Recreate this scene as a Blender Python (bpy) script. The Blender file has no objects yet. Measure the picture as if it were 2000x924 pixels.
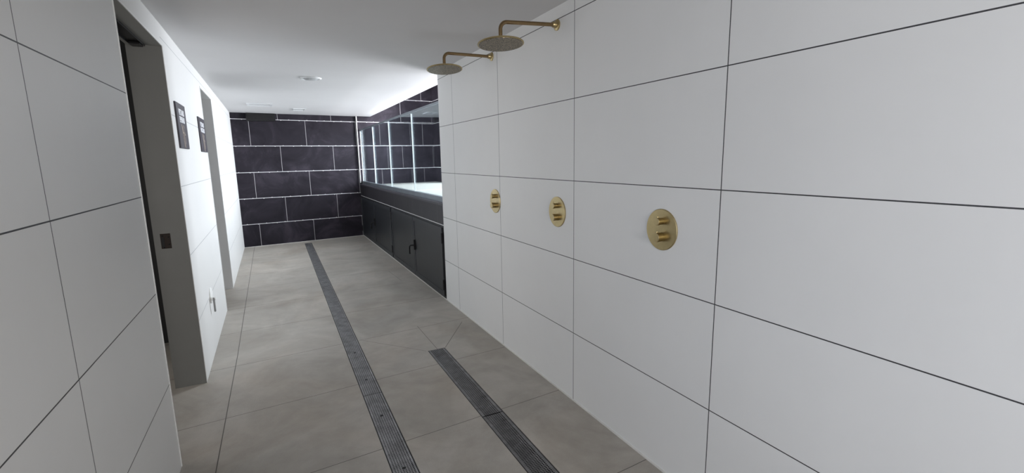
import bpy, bmesh, math, random
from mathutils import Matrix, Vector
random.seed(4)
C = bpy.context.scene.collection
sc = bpy.context.scene

# ------------------------------------------------------------------ camera
F, YAW, PIT, ROL = 914.026, 0.4629, -0.1665, -0.0185
CX, CZ = -1.5011, 1.4649
cf = Vector((math.sin(YAW)*math.cos(PIT), math.cos(YAW)*math.cos(PIT), math.sin(PIT)))
cr = Vector((math.cos(YAW), -math.sin(YAW), 0)); cu = cr.cross(cf)
r2 = math.cos(ROL)*cr + math.sin(ROL)*cu
u2 = -math.sin(ROL)*cr + math.cos(ROL)*cu
cam = bpy.data.cameras.new('camera'); cam_o = bpy.data.objects.new('camera', cam); C.objects.link(cam_o)
cam.sensor_width = 36.0; cam.lens = F/2000*36.0; cam.clip_start = .02
M = Matrix((r2, u2, -cf)).transposed().to_4x4(); M.translation = Vector((CX, 0, CZ))
cam_o.matrix_world = M
sc.camera = cam_o

# ------------------------------------------------------------------ light, exposure
sc.view_settings.view_transform = 'Standard'; sc.view_settings.look = 'None'
sc.view_settings.gamma = 1.0; sc.view_settings.use_curve_mapping = False
sc.view_settings.exposure = 0.0
w = bpy.data.worlds.new('world'); sc.world = w; w.use_nodes = True
w.node_tree.nodes['Background'].inputs[0].default_value = (.62, .76, 1.0, 1)
w.node_tree.nodes['Background'].inputs[1].default_value = 1.2

def area(name, loc, direction, sx, sy, power, col):
    l = bpy.data.lights.new(name, 'AREA'); l.shape = 'RECTANGLE'; l.size = sx; l.size_y = sy
    l.energy = power; l.color = col
    o = bpy.data.objects.new(name, l); C.objects.link(o)
    o.location = loc; o.rotation_euler = Vector(direction).to_track_quat('-Z', 'Y').to_euler()
    return o
# daylight through windows out of view, then two added fill lights
area('window_daylight', (4.2, 7.4, 2.85), (-1, 0, -.1), 2.9, 5.5, 1950, (.95, .95, 1.0))
area('side_window_daylight', (-2.5, -.15, 1.25), (1, 0, 0), 1.9, 1.7, 6, (1.0, .96, .92))
area('back_window_daylight', (-1.0, -2.2, 1.5), (0, 1, 0), .9, 1.2, 52, (1.0, .955, .91))
area('recess_fill_light', (.95, 8.3, 3.27), (0, .55, -1), .9, 1.2, 22, (.97, .96, 1.0))  # added fill, brightens the far wall above the glass
area('doorway_fill_light', (-3.55, 3.0, 1.3), (1, 0, 0), 1.5, 1.2, 15, (1.0, .97, .95))  # added fill through the first doorway, brightens the middle of the shower wall

# ------------------------------------------------------------------ mesh helpers
def bx(bm, x0, x1, y0, y1, z0, z1, fn=None):
    vs = [Vector((x, y, z)) for x in (x0, x1) for y in (y0, y1) for z in (z0, z1)]
    if fn: vs = [Vector(fn(*v)) for v in vs]
    v = [bm.verts.new(p) for p in vs]
    for f in ((0,1,3,2), (4,6,7,5), (0,4,5,1), (2,3,7,6), (0,2,6,4), (1,5,7,3)):
        bm.faces.new([v[i] for i in f])
def bevel(bm, wd, seg=2):
    bmesh.ops.recalc_face_normals(bm, faces=bm.faces)
    bmesh.ops.bevel(bm, geom=[e for e in bm.edges], offset=wd, segments=seg, affect='EDGES', profile=.6)
def ring(bm, c, ax, r, n):
    ax = Vector(ax).normalized(); a = ax.orthogonal().normalized()
    if abs(ax.z) < .99: a = Vector((0,0,1)).cross(ax).normalized()
    b = ax.cross(a)
    return [bm.verts.new(Vector(c) + r*(math.cos(2*math.pi*i/n)*a + math.sin(2*math.pi*i/n)*b)) for i in range(n)]
def lathe(bm, c, ax, prof, n=40, cap=True):
    """prof: list of (distance along axis, radius)"""
    c = Vector(c); ax = Vector(ax).normalized()
    rs = [ring(bm, c+ax*d, ax, r, n) for d, r in prof]
    for A, B in zip(rs, rs[1:]):
        for i in range(n): bm.faces.new((A[i], A[(i+1) % n], B[(i+1) % n], B[i]))
    if cap:
        bm.faces.new(rs[0]); bm.faces.new(rs[-1])
def tube(bm, pts, r, n=20):
    pts = [Vector(p) for p in pts]; rs = []
    a = None
    for i, p in enumerate(pts):
        t = ((pts[min(i+1, len(pts)-1)] - pts[max(i-1, 0)])).normalized()
        if a is None: a = t.orthogonal().normalized()
        a = (a - t*a.dot(t)).normalized(); b = t.cross(a)
        rs.append([bm.verts.new(p + r*(math.cos(2*math.pi*k/n)*a + math.sin(2*math.pi*k/n)*b)) for k in range(n)])
    for A, B in zip(rs, rs[1:]):
        for i in range(n): bm.faces.new((A[i], A[(i+1) % n], B[(i+1) % n], B[i]))
    bm.faces.new(rs[0]); bm.faces.new(rs[-1])
def obj(name, bm, mat, parent=None, smooth=False):
    bmesh.ops.recalc_face_normals(bm, faces=bm.faces)
    me = bpy.data.meshes.new(name); bm.to_mesh(me); bm.free()
    me.materials.append(mat)
    if smooth:
        for p in me.polygons: p.use_smooth = True
        me.set_sharp_from_angle(angle=math.radians(35))
    o = bpy.data.objects.new(name, me); C.objects.link(o)
    if parent: o.parent = parent
    return o
def boxo(name, mat, *b, parent=None, fn=None, bev=0):
    bm = bmesh.new(); bx(bm, *b, fn=fn)
    if bev: bevel(bm, bev)
    return obj(name, bm, mat, parent)
def struct(o): o['kind'] = 'structure'; return o
def tag(o, label, cat, group=None):
    o['label'] = label; o['category'] = cat
    if group: o['group'] = group
    return o
def thing(name, label, cat, loc=(0,0,0), group=None, mat=None):
    o = bpy.data.objects.new(name, None); C.objects.link(o); o.location = loc; o.empty_display_size = .05
    if mat is not None: o.matrix_world = mat
    return tag(o, label, cat, group)
def copy_tree(o, parent=None):
    c = o.copy(); C.objects.link(c); c.parent = parent
    for ch in list(o.children): copy_tree(ch, c)
    return c

# ------------------------------------------------------------------ material helpers
class NT:
    def __init__(s, name):
        s.m = bpy.data.materials.new(name); s.m.use_nodes = True
        s.t = s.m.node_tree; s.n = s.t.nodes; s.b = s.n['Principled BSDF']; s.out = s.n['Material Output']
        s.tc = s.n.new('ShaderNodeTexCoord')
        sp = s.n.new('ShaderNodeSeparateXYZ'); s.t.links.new(s.tc.outputs['Object'], sp.inputs[0])
        s.x, s.y, s.z = sp.outputs
    def L(s, a, b): s.t.links.new(a, b)
    def m_(s, op, a, b=None, c=None):
        n = s.n.new('ShaderNodeMath'); n.operation = op
        for i, v in enumerate((a, b, c)):
            if v is None: continue
            if isinstance(v, (int, float)): n.inputs[i].default_value = v
            else: s.L(v, n.inputs[i])
        return n.outputs[0]
    def near(s, d, half):   # 1 where |d| < half
        return s.m_('LESS_THAN', s.m_('ABSOLUTE', d), half)
    def periodic(s, u, off, per):   # distance to nearest line off + k*per
        q = s.m_('DIVIDE', s.m_('SUBTRACT', u, off), per)
        f = s.m_('SUBTRACT', q, s.m_('ROUND', q))
        return s.m_('MULTIPLY', f, per)
    def noise(s, scale, detail=4, rough=.55, vec=None, dist=0):
        n = s.n.new('ShaderNodeTexNoise'); n.inputs['Scale'].default_value = scale
        n.inputs['Detail'].default_value = detail; n.inputs['Roughness'].default_value = rough
        n.inputs['Distortion'].default_value = dist
        s.L(vec or s.tc.outputs['Object'], n.inputs['Vector']); return n.outputs[0]
    def mix(s, f, a, b):
        n = s.n.new('ShaderNodeMix'); n.data_type = 'RGBA'
        for sock, v in ((n.inputs[0], f), (n.inputs[6], a), (n.inputs[7], b)):
            if isinstance(v, (int, float)): sock.default_value = v
            elif isinstance(v, tuple): sock.default_value = (*v, 1)
            else: s.L(v, sock)
        return n.outputs[2]
    def ramp(s, f, stops):
        n = s.n.new('ShaderNodeValToRGB'); e = n.color_ramp.elements
        while len(e) < len(stops): e.new(.5)
        for el, (p, c) in zip(e, stops): el.position = p; el.color = (*c, 1)
        s.L(f, n.inputs[0]); return n.outputs[0]
    def bump(s, h, strength=.3, dist=.002):
        n = s.n.new('ShaderNodeBump'); n.inputs['Strength'].default_value = strength
        n.inputs['Distance'].default_value = dist; s.L(h, n.inputs['Height']); s.L(n.outputs[0], s.b.inputs['Normal'])
    def col(s, c):
        if isinstance(c, tuple): s.b.inputs['Base Color'].default_value = (*c, 1)
        else: s.L(c, s.b.inputs['Base Color'])
    def par(s, rough=.5, metal=0, spec=.5):
        s.b.inputs['Roughness'].default_value = rough; s.b.inputs['Metallic'].default_value = metal
        s.b.inputs['Specular IOR Level'].default_value = spec

def plain(name, c, rough=.5, metal=0, spec=.5, var=.06, nscale=6, bump=0, bscale=60):
    k = NT(name); n = k.noise(nscale, 5)
    lo = tuple(v*(1-var) for v in c); hi = tuple(min(1, v*(1+var)) for v in c)
    k.col(k.ramp(n, [(.3, lo), (.7, hi)])); k.par(rough, metal, spec)
    if bump: k.bump(k.noise(bscale, 3), bump, .001)
    return k.m

def white_tiles(name, base, lines_v, per_v, off_v, rows, lw=.0042, upper=None, glare_from=99):
    """large white porcelain tiles on a wall of normal X: joints on object y (vertical) and z (rows)"""
    k = NT(name)
    geo = k.n.new('ShaderNodeNewGeometry'); sp = k.n.new('ShaderNodeSeparateXYZ'); k.L(geo.outputs['Normal'], sp.inputs[0])
    face = k.m_('GREATER_THAN', k.m_('ABSOLUTE', sp.outputs[0]), .7)
    m = k.near(k.periodic(k.z, rows[0], rows[1]), lw/2)
    m = k.m_('MULTIPLY', m, k.m_('LESS_THAN', k.z, rows[0]+4.5*rows[1]))
    m = k.m_('MULTIPLY', m, k.m_('GREATER_THAN', k.z, rows[0]-.2))
    if upper is not None:      # the top row is one strip up to the far side of the first doorway
        m = k.m_('MULTIPLY', m, k.m_('MAXIMUM', k.m_('LESS_THAN', k.z, 2.0), k.m_('GREATER_THAN', k.y, 3.56)))
    if per_v: m = k.m_('MAXIMUM', m, k.near(k.periodic(k.y, off_v, per_v), lw/2))
    for v in lines_v: m = k.m_('MAXIMUM', m, k.near(k.m_('SUBTRACT', k.y, v), lw/2))
    if upper is not None:
        m = k.m_('MAXIMUM', m, k.m_('MULTIPLY', k.near(k.m_('SUBTRACT', k.y, upper[0]), lw/2), k.m_('GREATER_THAN', k.z, upper[1])))
    m = k.m_('MULTIPLY', m, face)
    thin = k.m_('GREATER_THAN', k.y, glare_from)       # glare on the bright wall painted into the joint colour beyond here
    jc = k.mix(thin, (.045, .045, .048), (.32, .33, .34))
    n = k.noise(2.2, 5, .6)
    c = k.ramp(n, [(.3, tuple(v*.97 for v in base)), (.7, base)])
    k.col(k.mix(m, c, jc))
    k.par(.42, 0, .45)
    h = k.m_('ADD', k.m_('MULTIPLY', m, -1.0), k.m_('MULTIPLY', k.noise(180, 3), .08))
    k.bump(h, .35, .0012)
    return k.m

def dark_tiles(name, off_rows, per_rows, offA, offB, per, hsel=(0.40, 0.445), shift=0.0):
    """dark slate tiles in running bond with pale smeared joints: object x along the wall, z up"""
    k = NT(name)
    dr = k.periodic(k.z, off_rows, per_rows)
    wob = k.m_('MULTIPLY', k.m_('SUBTRACT', k.noise(7, 3), .5), .003)
    hor = k.near(k.m_('ADD', dr, wob), .0052)
    row = k.m_('FLOOR', k.m_('DIVIDE', k.m_('SUBTRACT', k.z, off_rows), per_rows))
    odd = k.m_('ABSOLUTE', k.m_('MODULO', row, 2))
    oddm = k.m_('GREATER_THAN', odd, .5)
    a = k.near(k.m_('ADD', k.periodic(k.x, offA, per), wob), .0034)
    b = k.near(k.m_('ADD', k.periodic(k.x, offB, per), wob), .0034)
    ver = k.m_('ADD', k.m_('MULTIPLY', a, k.m_('SUBTRACT', 1, oddm)), k.m_('MULTIPLY', b, oddm))
    # spacer smears along the horizontal joints
    q = k.periodic(k.m_('ADD', k.x, k.m_('MULTIPLY', row, .17)), .08, .3)
    dd = k.m_('ADD', k.m_('ABSOLUTE', q), k.m_('MULTIPLY', k.m_('ABSOLUTE', dr), 1.3))
    blob = k.m_('LESS_THAN', dd, .017)
    n = k.noise(2.2, 8, .62, dist=.8)
    base = k.ramp(n, [(.30, (.010, .0085, .012)), (.52, (.0195, .0165, .0225)), (.72, (.042, .036, .047))])
    c = k.mix(ver, base, (.36, .35, .36))
    c = k.mix(hor, c, (.52, .51, .52)); c = k.mix(blob, c, (.62, .60, .60))
    k.col(c); k.par(.68, 0, .15)
    j = k.m_('MAXIMUM', hor, ver)
    k.bump(k.m_('ADD', k.m_('MULTIPLY', j, -.6), k.m_('MULTIPLY', k.noise(25, 6), .5)), .35, .003)
    return k.m

def floor_tiles():
    k = NT('floor_tiles')
    skew = k.m_('SUBTRACT', k.y, k.m_('MULTIPLY', k.m_('ADD', k.x, 1.9), .08))
    wob = k.m_('MULTIPLY', k.m_('SUBTRACT', k.noise(3, 2), .5), .008)
    tr = k.near(k.m_('ADD', k.periodic(skew, 3.0, .79), wob), .0019)
    lx = k.m_('ADD', k.m_('ADD', k.x, 1.885), k.m_('MULTIPLY', k.m_('MAXIMUM', k.m_('SUBTRACT', k.y, 4.0), 0), .010))
    lo = k.near(lx, .0024)
    lo2 = k.m_('MULTIPLY', k.near(k.m_('ADD', k.x, .49), .0017), k.near(k.m_('SUBTRACT', k.y, 3.66), .29))
    def seg(x0, y0, x1, y1, hw):
        dx, dy = x1-x0, y1-y0; ln = math.hypot(dx, dy)
        t = k.m_('DIVIDE', k.m_('ADD', k.m_('MULTIPLY', k.m_('SUBTRACT', k.x, x0), dx), k.m_('MULTIPLY', k.m_('SUBTRACT', k.y, y0), dy)), ln*ln)
        d = k.m_('DIVIDE', k.m_('SUBTRACT', k.m_('MULTIPLY', k.m_('SUBTRACT', k.x, x0), dy), k.m_('MULTIPLY', k.m_('SUBTRACT', k.y, y0), dx)), ln)
        return k.m_('MULTIPLY', k.near(d, hw), k.near(k.m_('SUBTRACT', t, .5), .5))
    m = k.m_('MAXIMUM', tr, k.m_('MAXIMUM', lo, lo2))
    m = k.m_('MAXIMUM', m, seg(-.425, 3.37, -.10, 3.86, .0022))
    m = k.m_('MAXIMUM', m, seg(-1.0, 3.87, -.58, 3.38, .0015))
    m = k.m_('MAXIMUM', m, seg(-.26, 6.22, -.23, 5.6, .0016))
    n1 = k.noise(1.6, 7, .62, dist=.8); n2 = k.noise(9, 6, .6); n3 = k.noise(260, 2, .5)
    nn = k.m_('ADD', k.m_('MULTIPLY', n1, .6), k.m_('ADD', k.m_('MULTIPLY', n2, .24), k.m_('MULTIPLY', n3, .16)))
    base = k.ramp(nn, [(.34, (.27, .248, .218)), (.5, (.36, .335, .298)), (.66, (.46, .432, .39))])
    warm = k.ramp(k.noise(1.1, 4, .55, dist=1.0), [(.45, (0, 0, 0)), (.72, (.4, .4, .4))])
    wm = k.n.new('ShaderNodeMix'); wm.data_type = 'RGBA'; wm.blend_type = 'MULTIPLY'
    k.L(warm, wm.inputs[0]); k.L(base, wm.inputs[6]); wm.inputs[7].default_value = (.95, .85, .76, 1)
    k.col(k.mix(m, wm.outputs[2], (.085, .076, .068)))
    rr = k.m_('ADD', .42, k.m_('MULTIPLY', n2, .2)); k.L(rr, k.b.inputs['Roughness'])
    k.b.inputs['Specular IOR Level'].default_value = .4
    k.bump(k.m_('ADD', k.m_('MULTIPLY', m, -1), k.m_('MULTIPLY', n2, .15)), .3, .0015)
    return k.m

def grate_mat(name, base, pitch, frac, x0):
    """perforated steel: the holes are cut out of the plate (transparent)"""
    k = NT(name)
    px = k.periodic(k.x, x0, pitch); py = k.periodic(k.y, 0, pitch)
    hole = k.m_('MULTIPLY', k.near(px, pitch*frac/2), k.near(py, pitch*frac/2))
    rim = k.near(k.m_('SUBTRACT', k.x, 0), pitch*3.95)      # plain borders along both edges
    geo = k.n.new('ShaderNodeNewGeometry'); sp = k.n.new('ShaderNodeSeparateXYZ'); k.L(geo.outputs['Normal'], sp.inputs[0])
    up = k.m_('GREATER_THAN', k.m_('ABSOLUTE', sp.outputs[2]), .7)
    hole = k.m_('MULTIPLY', k.m_('MULTIPLY', hole, rim), up)
    n = k.noise(14, 6, .65, dist=.5)
    k.col(k.ramp(n, [(.3, tuple(v*.6 for v in base)), (.7, tuple(v*1.35 for v in base))]))
    k.par(.5, .6, .5)
    tr = k.n.new('ShaderNodeBsdfTransparent'); mx = k.n.new('ShaderNodeMixShader')
    k.L(hole, mx.inputs[0]); k.L(k.b.outputs[0], mx.inputs[1]); k.L(tr.outputs[0], mx.inputs[2]); k.L(mx.outputs[0], k.out.inputs[0])
    return k.m

def glass_mat(name, tint):
    k = NT(name); k.n.remove(k.b)
    tr = k.n.new('ShaderNodeBsdfTransparent'); tr.inputs[0].default_value = (*tint, 1)
    gl = k.n.new('ShaderNodeBsdfGlossy'); gl.inputs['Roughness'].default_value = .01
    gl.inputs[0].default_value = (.9, .97, 1, 1)
    fr = k.n.new('ShaderNodeFresnel'); fr.inputs[0].default_value = 1.5
    ge = k.n.new('ShaderNodeNewGeometry')      # thin pane: same reflectance on both faces
    k.L(k.m_('SUBTRACT', 1.68, k.m_('MULTIPLY', ge.outputs['Backfacing'], 1.68-1/1.68)), fr.inputs[0])
    mx = k.n.new('ShaderNodeMixShader')
    k.L(fr.outputs[0], mx.inputs[0]); k.L(tr.outputs[0], mx.inputs[1]); k.L(gl.outputs[0], mx.inputs[2]); k.L(mx.outputs[0], k.out.inputs[0])
    return k.m

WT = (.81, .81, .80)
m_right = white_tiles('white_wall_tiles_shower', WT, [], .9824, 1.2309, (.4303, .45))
m_left = white_tiles('white_wall_tiles_doors', (.70, .70, .69), [1.635, .65], 0, 0, (.433, .445), upper=(5.39, 2.17), glare_from=3.0)
m_white = plain('white_plaster', (.74, .74, .735), .6, var=.015, bump=.05)
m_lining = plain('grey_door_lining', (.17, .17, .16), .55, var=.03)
m_ceil = plain('ceiling_paint', (.64, .635, .64), .75, var=.02, nscale=2, bump=.06, bscale=40)
m_floor = floor_tiles()
m_far = dark_tiles('dark_slate_tiles_far', .398, .4495, .72, .266, .897)
m_far2 = dark_tiles('dark_slate_tiles_recess', .398, .4495, .265, .716, .897)
m_ledge = NT('dark_ledge_tiles')
k = m_ledge
jv = k.near(k.periodic(k.y, .20, .97), .003)
nb = k.noise(4, 7, .6)
k.col(k.mix(jv, k.ramp(nb, [(.3, (.010, .009, .012)), (.7, (.019, .017, .021))]), (.07, .07, .075))); k.par(.45); k.bump(k.noise(25, 5), .15, .002)
m_ledge = k.m
m_steel = plain('brushed_aluminium', (.26, .29, .32), .4, .8, var=.1)
m_edge = plain('pale_metal_edge', (.80, .80, .79), .4, .2, var=.03)
m_joint = plain('frosted_glass_edge', (.86, .90, .90), .3, 0, var=.03)
m_deck = plain('pale_pool_deck', (.42, .44, .41), .5, var=.03)
m_black = plain('black_coated_metal', (.012, .013, .015), .45, .2, var=.2)
m_door = plain('charcoal_panel', (.011, .013, .016), .40, 0, .5, var=.18, nscale=4, bump=.05)
m_frame = plain('charcoal_frame', (.020, .022, .026), .42, 0, .5, var=.15, nscale=8)
m_hard = plain('black_handle_metal', (.004, .004, .005), .35, .3, var=.1)
m_brass = plain('brushed_brass', (.50, .40, .215), .30, 1.0, var=.07, nscale=40, bump=.05, bscale=300)
m_brassd = plain('aged_brass_pipe', (.29, .20, .105), .25, 1.0, var=.08, nscale=30)
m_sealant = plain('white_sealant', (.70, .69, .66), .6, var=.05)
m_plate = plain('dark_bronze_plate', (.035, .026, .022), .4, .6, var=.2)
m_ltext = plain('pale_lettering', (.62, .63, .66), .6, var=.03)
m_gold = plain('beige_line_drawing', (.50, .43, .38), .55, .1, var=.05)
m_sign = plain('dark_sign_panel', (.035, .030, .040), .45, 0, .4, var=.2)
m_plastic = plain('white_plastic', (.78, .78, .76), .4, var=.02)
m_grey = plain('grey_plastic', (.22, .22, .22), .5, var=.05)
m_gloom = plain('unlit_room_gloom', (.02, .02, .02), .8, var=.05)  # near-black: darkness of the unlit rooms put into the wall colour
m_pit = plain('drain_pit', (.010, .010, .011), .5, .2, var=.2)
m_gratea = grate_mat('perforated_steel', (.30, .295, .30), .0122, .60, .0061)
m_grateb = grate_mat('perforated_dark_steel', (.19, .187, .19), .0122, .62, .0061)
m_vent = plain('white_vent_metal', (.72, .73, .74), .45, .1, var=.02)
m_vshade = plain('grey_vent_core', (.45, .46, .47), .6, var=.04)
m_glass = glass_mat('clear_glass', (.94, .97, .975))
k = NT('shower_head_face')       # underside with small nozzles
v = k.n.new('ShaderNodeTexVoronoi'); v.inputs['Scale'].default_value = 125; k.L(k.tc.outputs['Object'], v.inputs['Vector'])
nz = k.m_('LESS_THAN', v.outputs['Distance'], .40)
k.col(k.mix(nz, (.26, .215, .15), (.03, .025, .02))); k.par(.38, .8); k.bump(nz, .5, .002)
m_nozzle = k.m

# ------------------------------------------------------------------ structure
CEIL = 2.30
END = 4.577            # far end of the tiled shower wall
def lx(x, y, z):       # the door wall drifts outwards a little beyond the first door
    return (x - max(0, y-3.6)*.0088, y, z)
SL = .12               # far wall slope
ang = math.atan(SL)
FAR = Matrix.Translation((-2.09, 9.29, 0)) @ Matrix.Rotation(ang, 4, 'Z')
def fy(x): return 9.29 + SL*(x+2.09)
LED = Matrix.Translation((0, 4.577, 0)) @ Matrix.Rotation(math.atan(.0062), 4, 'Z')

# floor with the two drain slots left open
D1 = (-1.133, -1.013, -1.9, 9.19); D2 = (-.566, -.430, -1.4, 3.372)
bm = bmesh.new()
def quad(bm, pts): bm.faces.new([bm.verts.new(p) for p in pts])
def slab(x0, x1, y0, y1):
    bx(bm, x0, x1, y0, y1, -.12, 0)
slab(-4.0, D1[0], -2.3, 10.2)
slab(D1[0], D1[1], -2.3, D1[2]); slab(D1[0], D1[1], D1[3], 10.2)
slab(D1[1], D2[0], -2.3, 10.2)
slab(D2[0], D2[1], -2.3, D2[2]); slab(D2[0], D2[1], D2[3], 10.2)
slab(D2[1], 1.9, -2.3, 10.2)
struct(obj('floor', bm, m_floor))

# ceiling of the corridor (ends in an edge over the pool side)
bm = bmesh.new()
bx(bm, -2.3, .12, -2.3, END-.02, CEIL, CEIL+.14)
bx(bm, -2.4, .24, END-.02, 10.0, CEIL, CEIL+.14)
struct(obj('ceiling', bm, m_ceil))
struct(boxo('ceiling_pool', m_ceil, .10, 1.9, END-.1, 10.1, 3.3, 3.4))
struct(boxo('wall_upper', m_white, .10, .24, END-.1, 9.9, CEIL+.14, 3.3))

# shower wall, right
bm = bmesh.new(); bx(bm, 0, .14, -2.3, END, 0, CEIL+.05)
struct(obj('wall_right', bm, m_right))
# pool room enclosing walls
bm = bmesh.new()
bx(bm, .14, 1.75, END-.14, END, 0, 3.3)
struct(obj('wall_pool_near', bm, m_white))
m_side = dark_tiles('dark_slate_tiles_side', .398, .4495, .2, .65, .897)
bm = bmesh.new()
X1 = 1.535
for b in ((X1, X1+.12, END, 4.8, 1.0, 3.3), (X1, X1+.12, 9.0, 9.9, 1.0, 3.3), (X1, X1+.12, 4.8, 9.0, 1.0, 1.08), (X1, X1+.12, 4.8, 9.0, 3.24, 3.3)):
    bx(bm, *b)
struct(obj('wall_pool_side', bm, m_side))
bm = bmesh.new()
for y in (4.8, 6.2, 7.6, 8.96): bx(bm, X1+.03, X1+.08, y, y+.04, 1.08, 3.24)
for z in (1.08, 3.20): bx(bm, X1+.03, X1+.08, 4.8, 9.0, z, z+.04)
struct(obj('window_1', bm, m_plastic))
# raised pale deck behind the glass
struct(boxo('raised_deck', m_deck, .10, X1+.1, END, 9.9, .6, 1.0))

# left wall with two doorways and a window near the camera
D1Y = (2.605, 3.59); D2Y = (5.345, 6.29); DZ = 2.168
XL, XB = -2.04, -2.215
bm = bmesh.new()
for b in ((-2.3, -1.15, 0, CEIL+.1), (-1.15, .85, 0, .35), (-1.15, .85, 2.15, CEIL+.1), (.85, D1Y[0], 0, CEIL+.1),
          (D1Y[0], D1Y[1], DZ, CEIL+.1), (D1Y[1], D2Y[0], 0, CEIL+.1), (D2Y[0], D2Y[1], DZ, CEIL+.1), (D2Y[1], 9.6, 0, CEIL+.1)):
    bx(bm, XB, XL, b[0], b[1], b[2], b[3], fn=lx)
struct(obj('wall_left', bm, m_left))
bm = bmesh.new()
for y in (-1.15, -.17, .81): bx(bm, XB+.05, XB+.1, y, y+.04, .35, 2.15)
for z in (.35, 2.11): bx(bm, XB+.05, XB+.1, -1.15, .85, z, z+.04)
struct(obj('window_2', bm, m_plastic))
# back wall with a window
bm = bmesh.new()
for b in ((-2.3, -1.5, 0, 2.4), (-.5, .1, 0, 2.4), (-1.5, -.5, 0, .85), (-1.5, -.5, 2.15, 2.4)):
    bx(bm, b[0], b[1], -2.1, -2.0, b[2], b[3])
struct(obj('wall_back', bm, m_white))
bm = bmesh.new()
for x in (-1.5, -1.02, -.54): bx(bm, x, x+.04, -2.08, -2.03, .85, 2.15)
for z in (.85, 2.11): bx(bm, -1.5, -.5, -2.08, -2.03, z, z+.04)
struct(obj('window_3', bm, m_plastic))
# gloomy rooms behind the doorways
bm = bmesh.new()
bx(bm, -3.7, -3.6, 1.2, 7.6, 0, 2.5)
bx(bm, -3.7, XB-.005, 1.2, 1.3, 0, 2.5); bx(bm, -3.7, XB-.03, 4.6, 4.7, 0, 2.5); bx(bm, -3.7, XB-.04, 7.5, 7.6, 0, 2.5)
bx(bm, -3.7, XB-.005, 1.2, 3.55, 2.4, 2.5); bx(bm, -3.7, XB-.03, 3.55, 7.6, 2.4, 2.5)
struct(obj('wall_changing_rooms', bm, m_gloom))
# grey linings of the two doorways
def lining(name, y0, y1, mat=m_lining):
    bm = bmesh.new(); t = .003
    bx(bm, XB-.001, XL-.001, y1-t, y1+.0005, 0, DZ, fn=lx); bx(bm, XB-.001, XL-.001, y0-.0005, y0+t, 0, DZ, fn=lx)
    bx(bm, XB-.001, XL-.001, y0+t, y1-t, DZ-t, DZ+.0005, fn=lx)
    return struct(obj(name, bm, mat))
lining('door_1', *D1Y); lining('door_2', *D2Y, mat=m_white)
# corner trims of the two doorways
def doorway_trim(name, y0, y1):
    bm = bmesh.new(); t = .009
    bx(bm, XL-.004, XL+.0025, y0-t, y0+.001, 0, DZ+t, fn=lx)
    bx(bm, XL-.004, XL+.0025, y1-.001, y1+t*.6, 0, DZ+t, fn=lx)
    bx(bm, XL-.004, XL+.0025, y0-t, y1+t*.6, DZ-.001, DZ+t*.6, fn=lx)
    return struct(obj(name, bm, m_edge))
doorway_trim('trim_1', *D1Y); doorway_trim('trim_2', *D2Y)

# far wall: left field, and a right field standing 35 mm forward, with a pale edge strip
def far_box(name, mat, x0, x1, y0, y1, z0, z1):
    bm = bmesh.new(); bx(bm, x0, x1, y0, y1, z0, z1)
    o = obj(name, bm, mat); o.matrix_world = FAR; return struct(o)
c_ = math.cos(ang)
XT = (2.09-.028)/c_
far_box('wall_far', m_far, -.2, XT, 0, .1, 0, CEIL+.05)
far_box('wall_far_recess', m_far2, XT, 3.75, -.035, .1, 0, 3.35)
far_box('trim_3', m_edge, XT-.006, XT+.006, -.041, -.001, 1.04, CEIL)
# sealant lines along the walls
struct(boxo('baseboard_right', m_sealant, -.007, .001, -2.0, END+.002, .0, .007))
o = boxo('baseboard_ledge', m_sealant, -.008, .004, .002, 4.95, 0, .006); o.matrix_world = LED; struct(o)
o = boxo('baseboard_far', m_sealant, .0, XT, -.008, .001, 0, .006); o.matrix_world = FAR; struct(o)

# low wall under the glass: tiled band and sill above the cabinets
def led(name, mat, bxs, kind=True, bev=0):
    bm = bmesh.new()
    for b in bxs: bx(bm, *b)
    if bev: bevel(bm, bev)
    o = obj(name, bm, mat); o.matrix_world = LED
    return struct(o) if kind else o
led('wall_ledge', m_ledge, [(0, .12, .002, 4.96, .797, .995), (.05, .12, .002, 4.96, 0, .797)])
led('trim_4', m_edge, [(-.002, .03, .002, 4.96, .789, .7965)])
k = NT('sill_tiles'); jv = k.near(k.periodic(k.y, .12, .6), .003); jx = k.near(k.m_('SUBTRACT', k.x, .012), .003)
k.col(k.mix(k.m_('MAXIMUM', jv, jx), (.055, .050, .062), (.16, .14, .17))); k.par(.4); m_sill = k.m
led('trim_5', m_sill, [(-.006, .12, .002, 4.96, .995, 1.018)])

# ------------------------------------------------------------------ glass screen
JY = [.012, 1.22, 2.475, 3.675, 4.88]
g = thing('glass_screen', 'frameless clear glass screen with pale panel joints standing on the dark tiled ledge', 'glass screen', mat=LED.copy())
GX = .056; ZT = 2.028
bm = bmesh.new(); bx(bm, GX-.022, GX+.022, .004, 4.94, 1.0185, 1.076); bevel(bm, .002, 1); ch = obj('base_channel', bm, m_steel, g)
for a, b in zip(JY, JY[1:]):
    boxo('glass_pane', m_glass, GX-.005, GX+.005, a+.005, b-.005, 1.077, ZT, parent=g)
for y in JY[1:]:
    bm = bmesh.new(); bx(bm, GX-.007, GX+.007, y-.0032, y+.0032, 1.077, ZT-.01)
    jo = obj('panel_joint', bm, m_joint, g)
bm = bmesh.new(); bx(bm, GX-.008, GX+.008, .004, 4.94, ZT, ZT+.022); obj('top_rail', bm, m_steel, g)

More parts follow.
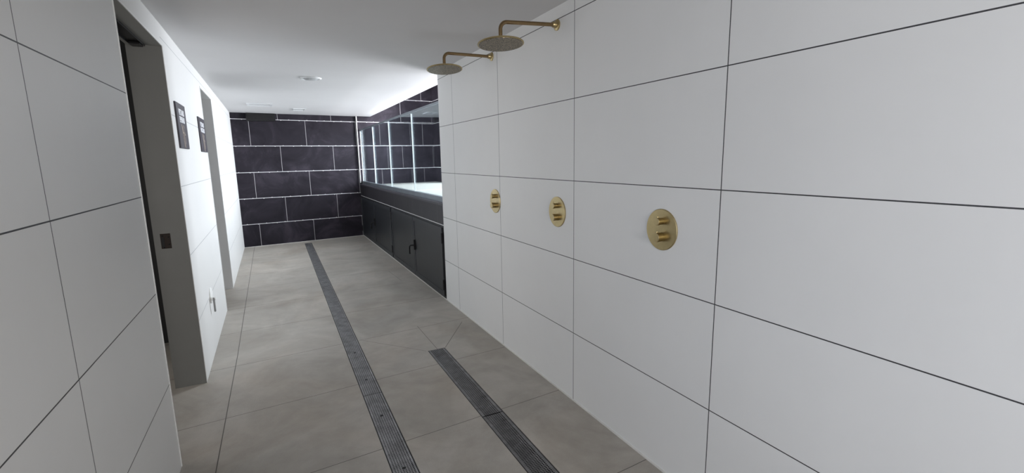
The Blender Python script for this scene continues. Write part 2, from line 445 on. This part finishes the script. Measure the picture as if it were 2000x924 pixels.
# ------------------------------------------------------------------ cabinets under the ledge
def lever_handle(parent, y, z, flip=1):
    bm = bmesh.new(); bx(bm, -.030, -.0, y-.014, y+.014, z-.066, z+.062); bevel(bm, .004)
    h = obj('handle_plate', bm, m_hard, parent)
    bm = bmesh.new(); P = [(-.028, y, z-.006), (-.055, y, z-.006), (-.068, y+.004, z-.008), (-.076, y+.012, z-.020), (-.078, y+.016, z-.045), (-.078, y+.017, z-.115)]
    tube(bm, P, .009, 12); obj('lever', bm, m_hard, h, True)
def cabinet(y0, y1, ym, label, hy):
    t = thing('access_cabinet', label, 'cabinet', group='charcoal access cabinets under the glass ledge', mat=LED.copy())
    bm = bmesh.new()
    bx(bm, .002, .048, y0, y1, .0, .05); bx(bm, .002, .048, y0, y1, .750, .788)
    bx(bm, .002, .048, y0, y0+.03, .05, .75); bx(bm, .002, .048, y1-.03, y1, .05, .75)
    bx(bm, .002, .048, ym-.015, ym+.015, .05, .75)
    obj('cabinet_frame', bm, m_black, t)
    for a, b in ((y0+.030, ym-.004), (ym+.004, y1-.012)):
        bm = bmesh.new(); z0, z1 = .028, .765; w_ = .048
        x0, x1 = -.012, .012
        bx(bm, x0, x1, a, b, z0, z0+w_); bx(bm, x0, x1, a, b, z1-w_, z1)
        bx(bm, x0, x1, a, a+w_, z0+w_, z1-w_); bx(bm, x0, x1, b-w_, b, z0+w_, z1-w_)
        d = obj('door', bm, m_frame, t)
        bm = bmesh.new(); bx(bm, x0+.004, x1-.004, a+w_, b-w_, z0+w_, z1-w_); obj('door_panel', bm, m_door, d)
        if b < ym: hd = d; hinge_y = a-.008
        else: hinge_y = b+.006
        for hz in (.10, .60):
            bm = bmesh.new(); lathe(bm, (-.014, hinge_y, hz), (0,0,1), [(0, .010), (.11, .010)], 16); obj('hinge', bm, m_hard, d, True)
        if b < ym:
            lever_handle(d, hy, .42)
    return t
cabinet(.012, 2.365, 1.165, 'charcoal two-door cabinet with black lever handle beside the white shower wall', 1.115)
cabinet(2.368, 4.93, 3.68, 'charcoal two-door cabinet with black lever handle against the dark far wall', 3.63)

# ------------------------------------------------------------------ floor drains
def drain(name, D, joints, screws, mat, label, group):
    x0, x1, y0, y1 = D; xc = (x0+x1)/2
    t = thing(name, label, 'floor drain', (xc, y1, 0), group)
    bm = bmesh.new()
    hw = (x1-x0)/2 - .0015; ln = y1-y0-.002
    bx(bm, -hw, hw, -ln, -.001, -.07, -.065)
    bx(bm, -hw, -hw+.003, -ln, -.001, -.065, -.0015); bx(bm, hw-.003, hw, -ln, -.001, -.065, -.0015)
    bx(bm, -hw, hw, -.004, -.001, -.065, -.0015); bx(bm, -hw, hw, -ln, -ln+.003, -.065, -.0015)
    obj('drain_channel', bm, m_pit, t)
    ys = [y0] + sorted(joints) + [y1]
    for a, b in zip(ys, ys[1:]):
        bm = bmesh.new()
        bx(bm, -hw+.0045, hw-.0045, a-y1+.003, b-y1-.004, -.0016, -.0012)
        obj('grate', bm, mat, t)
    for s in screws:
        bm = bmesh.new(); lathe(bm, (0, s-y1, -.0012), (0,0,1), [(0, .0095), (.0012, .0085)], 20); obj('screw', bm, m_pit, t, True)
    return t
drain('linear_drain', D1, [0.0, 2.885, 5.82], [1.55, 2.07, 2.60, 3.11, 3.62], m_gratea,
      'long perforated steel floor drain running to the dark tiled wall', 'linear floor drains')
drain('linear_drain', D2, [.9, 2.305], [], m_grateb,
      'short dark perforated floor drain beside the white shower wall', 'linear floor drains')

# ------------------------------------------------------------------ showers
def bend(P0, P1, P2, r, n=12):
    """polyline with a rounded corner at P1"""
    P0, P1, P2 = map(Vector, (P0, P1, P2)); a = (P0-P1).normalized(); b = (P2-P1).normalized()
    pts = [P0]; c = P1 + (a+b)*r
    for i in range(n+1):
        t = i/n*math.pi/2
        pts.append(c - b*r*math.cos(t) - a*r*math.sin(t))
    return pts + [P2]
def shower(y, zend, xh, tilt, zh, label):
    t = thing('wall_shower', label, 'shower', (0, y, 2.2), group='brass rain showers on the white wall')
    bm = bmesh.new(); lathe(bm, (0, 0, 0), (-1, 0, 0), [(0, .030), (.006, .030), (.009, .026), (.010, .0165), (.03, .0155), (.034, .0125)], 40)
    obj('flange', bm, m_brass, t, True)
    bm = bmesh.new()
    tube(bm, bend((-.02, 0, 0), (xh, 0, zend-2.2), (xh, 0, zh-2.2+.018), .038), .0105, 22)
    obj('arm', bm, m_brassd, t, True)
    bm = bmesh.new(); lathe(bm, (xh, 0, zh-2.2+.006), (0,0,1), [(0, .020), (.008, .019), (.012, .014), (.026, .0135)], 32)
    obj('swivel', bm, m_brassd, t, True)
    bm = bmesh.new(); lathe(bm, (0,0,0), (0,0,1), [(-.0035, .123), (-.002, .125), (.002, .125), (.0045, .1225), (.007, .03)], 72)
    h = obj('shower_head', bm, m_brass, t, True); h.location = (xh, 0, zh-2.2); h.rotation_euler = (tilt, 0, 0)
    bm = bmesh.new(); lathe(bm, (0,0,0), (0,0,1), [(-.0055, .118), (-.0036, .1185)], 72)
    obj('nozzle_plate', bm, m_nozzle, h, True)
    return t
shower(2.385, 2.180, -.357, math.radians(-4.5), 2.068, 'larger-looking brass rain shower on a curved arm, nearest the camera')
shower(3.285, 2.198, -.368, math.radians(-6), 2.088, 'brass rain shower on a curved arm, further one towards the dark wall')

def valve(label):
    t = thing('shower_valve', label, 'shower valve', (0, 1.527, 1.141), group='round brass shower valves on the white wall')
    bm = bmesh.new(); lathe(bm, (0,0,0), (-1,0,0), [(0, .0915), (.004, .0915), (.0055, .0895)], 80); obj('escutcheon', bm, m_brass, t, True)
    # upper knob, slimmer with a collar; lower knob, wider
    bm = bmesh.new(); lathe(bm, (0, .0, .038), (-1,0,0), [(.005, .0150), (.022, .0150), (.023, .0170), (.034, .0170), (.0355, .0158)], 36)
    a = obj('knob', bm, m_brass, t, True)
    bm = bmesh.new(); lathe(bm, (-.028, 0, .053), (0,0,1), [(0, .0025), (.009, .0025), (.010, .0018)], 12); obj('pin', bm, m_brass, a, True)
    bm = bmesh.new(); lathe(bm, (0, .0, -.032), (-1,0,0), [(.005, .0200), (.025, .0200), (.026, .0212), (.036, .0212), (.0375, .0200)], 36)
    b = obj('knob', bm, m_brass, t, True)
    bm = bmesh.new(); lathe(bm, (-.030, 0, -.0125), (0,0,1), [(0, .0025), (.008, .0025), (.009, .0018)], 12); obj('pin', bm, m_brass, b, True)
    return t
v1 = valve('largest-looking round brass shower valve, rightmost on the wall with no shower head above')
v2 = copy_tree(v1); v2.location = (0, 2.388, 1.139); v2['label'] = 'middle one of the three round brass shower valves, below the nearer shower head'
v3 = copy_tree(v1); v3.location = (0, 3.281, 1.139); v3['label'] = 'smallest-looking round brass shower valve, below the further shower head, cut by a tile joint'

# ------------------------------------------------------------------ signs
def text_mesh(name, s, size, mat, parent, loc, wscale):
    cu_ = bpy.data.curves.new(name, 'FONT'); cu_.body = s; cu_.size = size; cu_.align_x = 'CENTER'; cu_.extrude = .0008; cu_.offset = .0022
    o = bpy.data.objects.new(name, cu_); C.objects.link(o)
    dg = bpy.context.evaluated_depsgraph_get(); me = bpy.data.meshes.new_from_object(o.evaluated_get(dg))
    bpy.data.objects.remove(o)
    # text x -> +Y, text y -> +Z, text z -> +X
    me.transform(Matrix(((0,0,1,0), (wscale,0,0,0), (0,1,0,0), (0,0,0,1))))
    me.transform(Matrix.Translation(loc)); me.materials.clear(); me.materials.append(mat)
    n = bpy.data.objects.new(name, me); C.objects.link(n); n.parent = parent; return n
def sign(y0, y1, z0, z1, l1, l2, label):
    yc, zc = (y0+y1)/2, (z0+z1)/2
    x = lx(XL, yc, 0)[0]
    t = thing('door_sign', label, 'sign', (x, yc, zc), group='dark signs beside the doorways')
    hw, hh = (y1-y0)/2, (z1-z0)/2
    bm = bmesh.new(); bx(bm, 0, .012, -hw, hw, -hh, hh); bevel(bm, .0015, 1); obj('panel', bm, m_sign, t)
    obj_ = text_mesh('lettering', l1, .052, m_ltext, t, (.0122, -.0, hh-.076), hw*2*.72/.285*.88)
    obj_ = text_mesh('lettering', l2, .052, m_ltext, t, (.0122, -.0, hh-.124), hw*2*.72/.285*.88)
    # line drawing of a standing figure with one arm out
    bm = bmesh.new(); X = .0132
    def pl(pts, r=.0016): tube(bm, [(X, a*hw/.17, b) for a, b in pts], r, 6)
    pl([(-.052, .010), (-.036, -.004), (-.030, -.030), (-.022, -.047)])
    pl([(-.050, .012), (-.045, -.018), (-.040, -.045)])
    pl([(.030, -.004), (.020, -.016), (.022, -.032), (.038, -.042), (.052, -.052)])
    pl([(.010, .002), (.020, .008), (.030, -.004), (.018, -.010), (.010, .002)])
    pl([(-.034, -.046), (.0, -.042), (.03, -.053), (.058, -.057), (.04, -.060)], .002)
    pl([(-.034, -.046), (-.036, -.075), (-.028, -.100), (-.026, -.128), (-.02, -.134)])
    pl([(.006, -.052), (.002, -.080), (.006, -.106), (.004, -.126), (-.006, -.136)])
    pl([(-.014, -.128), (-.004, -.134), (-.002, -.142), (-.012, -.138), (-.014, -.128)], .002)
    pl([(.046, -.064), (.05, -.09), (.038, -.118)], .001)
    obj('figure_drawing', bm, m_gold, t)
    bm = bmesh.new(); bx(bm, .0118, .0130, -.10*hw/.17, -.075*hw/.17, .022, .025); obj('dash', bm, m_ltext, t)
    return t
sign(3.745, 4.095, 1.568, 1.865, 'VESTUARIO', 'FEMENINO', 'dark sign with pale lettering and line figure, beside the nearer doorway')
sign(4.855, 5.232, 1.566, 1.862, 'VESTUARIO', 'MASCULINO', 'dark sign with pale lettering and line figure, beside the further doorway')

# ------------------------------------------------------------------ small fittings
def strike(yf, xs, label, shear):
    t = thing('strike_plate', label, 'strike plate', (xs, yf, .986))
    bm = bmesh.new(); bx(bm, -.027, .027, -.004, 0, -.048, .048); bevel(bm, .0012, 1); p_ = obj('plate', bm, m_plate, t)
    bm = bmesh.new(); bx(bm, -.023, -.008, -.0055, -.002, -.036, .022); obj('bolt_slot', bm, m_pit, t)
    for sx, sz in ((.016, .024), (.016, -.022), (-.016, .033), (-.012, -.041)):
        bm = bmesh.new(); lathe(bm, (sx, -.003, sz), (0,-1,0), [(0, .0055), (.002, .0048)], 16); obj('screw', bm, m_hard, t, True)
strike(D1Y[1], -2.155, 'dark metal strike plate on the grey jamb of the nearer doorway', 0)
# small latch on the near edge of the further doorway
t = thing('door_latch', 'tiny metal latch on the near edge of the further doorway', 'latch', (lx(XL, D2Y[0], 0)[0], D2Y[0], 1.045))
bm = bmesh.new(); bx(bm, -.02, -.002, .0, .024, -.016, .012); bevel(bm, .002); obj('latch_body', bm, m_grey, t)
bm = bmesh.new(); lathe(bm, (-.008, .010, .006), (1,0,0), [(0, .005), (.012, .005)], 12); obj('latch_pin', bm, m_steel, t, True)

# sliding door tracks under both door heads
def track(y0, y1, x0, label):
    t = thing('door_track', label, 'door track', (x0, (y0+y1)/2, DZ), group='black sliding door tracks')
    hl = (y1-y0)/2; bm = bmesh.new()
    bx(bm, -.034, -.031, -hl, hl, -.014, -.0035); bx(bm, .031, .034, -hl, hl, -.014, -.0035); bx(bm, -.034, .034, -hl, hl, -.0055, -.0032)
    obj('track_profile', bm, m_hard, t)
    bm = bmesh.new(); bx(bm, -.028, .026, hl-.09, hl-.004, -.020, -.0055); bevel(bm, .003, 1); obj('end_stop', bm, m_hard, t)
track(D1Y[0]+.01, D1Y[1]-.02, -2.152, 'black sliding door track under the head of the nearer doorway')

# round wall fitting low on the left wall
x = lx(XL, 4.24, 0)[0]
t = thing('wall_stop', 'small round white fitting with grey lever, low on the white wall between the doorways', 'wall fitting', (x, 4.25, .40))
bm = bmesh.new(); lathe(bm, (0, .03, .035), (1,0,0), [(0, .062), (.008, .062), (.012, .056)], 40); obj('cover_plate', bm, m_plastic, t, True)
bm = bmesh.new(); lathe(bm, (.011, -.03, .02), (1,0,0), [(0, .014), (.03, .012)], 20); obj('stem', bm, m_plastic, t, True)
bm = bmesh.new(); bx(bm, .022, .034, -.045, -.022, -.085, .03); bevel(bm, .003, 1); obj('lever', bm, m_grey, t)

# black vent box at the top of the far wall
t = thing('wall_grille', 'black rectangular grille box high on the dark far wall under the ceiling', 'vent', mat=FAR @ Matrix.Translation((.46, 0, 2.165)))
bm = bmesh.new(); bx(bm, -.222, .222, -.045, -.001, 0, .134); bevel(bm, .003, 1); obj('housing', bm, m_hard, t)
bm = bmesh.new()
for i in range(7): bx(bm, -.20, .20, -.050, -.044, .014+i*.0165, .022+i*.0165)
obj('louvres', bm, m_hard, t)

# ceiling fittings
t = thing('ceiling_vent', 'round white ceiling vent halfway along the corridor', 'vent', (-1.09, 5.33, CEIL), 'ceiling fittings')
bm = bmesh.new(); lathe(bm, (0,0,0), (0,0,-1), [(0, .105), (.004, .105), (.012, .094), (.012, .080), (.006, .074)], 48, cap=False); obj('rim', bm, m_vent, t, True)
bm = bmesh.new(); lathe(bm, (0,0,0), (0,0,-1), [(.002, .074), (.008, .072), (.018, .055), (.021, .02)], 48); obj('disc', bm, m_vshade, t, True)
t = thing('ceiling_vent', 'square white ceiling diffuser near the black grille box', 'vent', (-1.61, 7.93, CEIL), 'ceiling fittings')
bm = bmesh.new(); 
for a in ((-.165, .165, -.165, -.14), (-.165, .165, .14, .165), (-.165, -.14, -.14, .14), (.14, .165, -.14, .14)): bx(bm, a[0], a[1], a[2], a[3], -.012, -.0005)
obj('frame', bm, m_vent, t)
boxo('diffuser', m_vent, -.14, .14, -.14, .14, -.006, -.0005, parent=t)
t = thing('ceiling_vent', 'small square white ceiling outlet close to the dark far wall', 'vent', (-1.06, 8.5, CEIL), 'ceiling fittings')
bm = bmesh.new()
for a in ((-.09, .09, -.15, -.135), (-.09, .09, .135, .15), (-.09, -.075, -.135, .135), (.075, .09, -.135, .135)): bx(bm, a[0], a[1], a[2], a[3], -.009, -.0005)
obj('frame', bm, m_vent, t)
boxo('cover', m_vent, -.075, .075, -.135, .135, -.004, -.0005, parent=t)
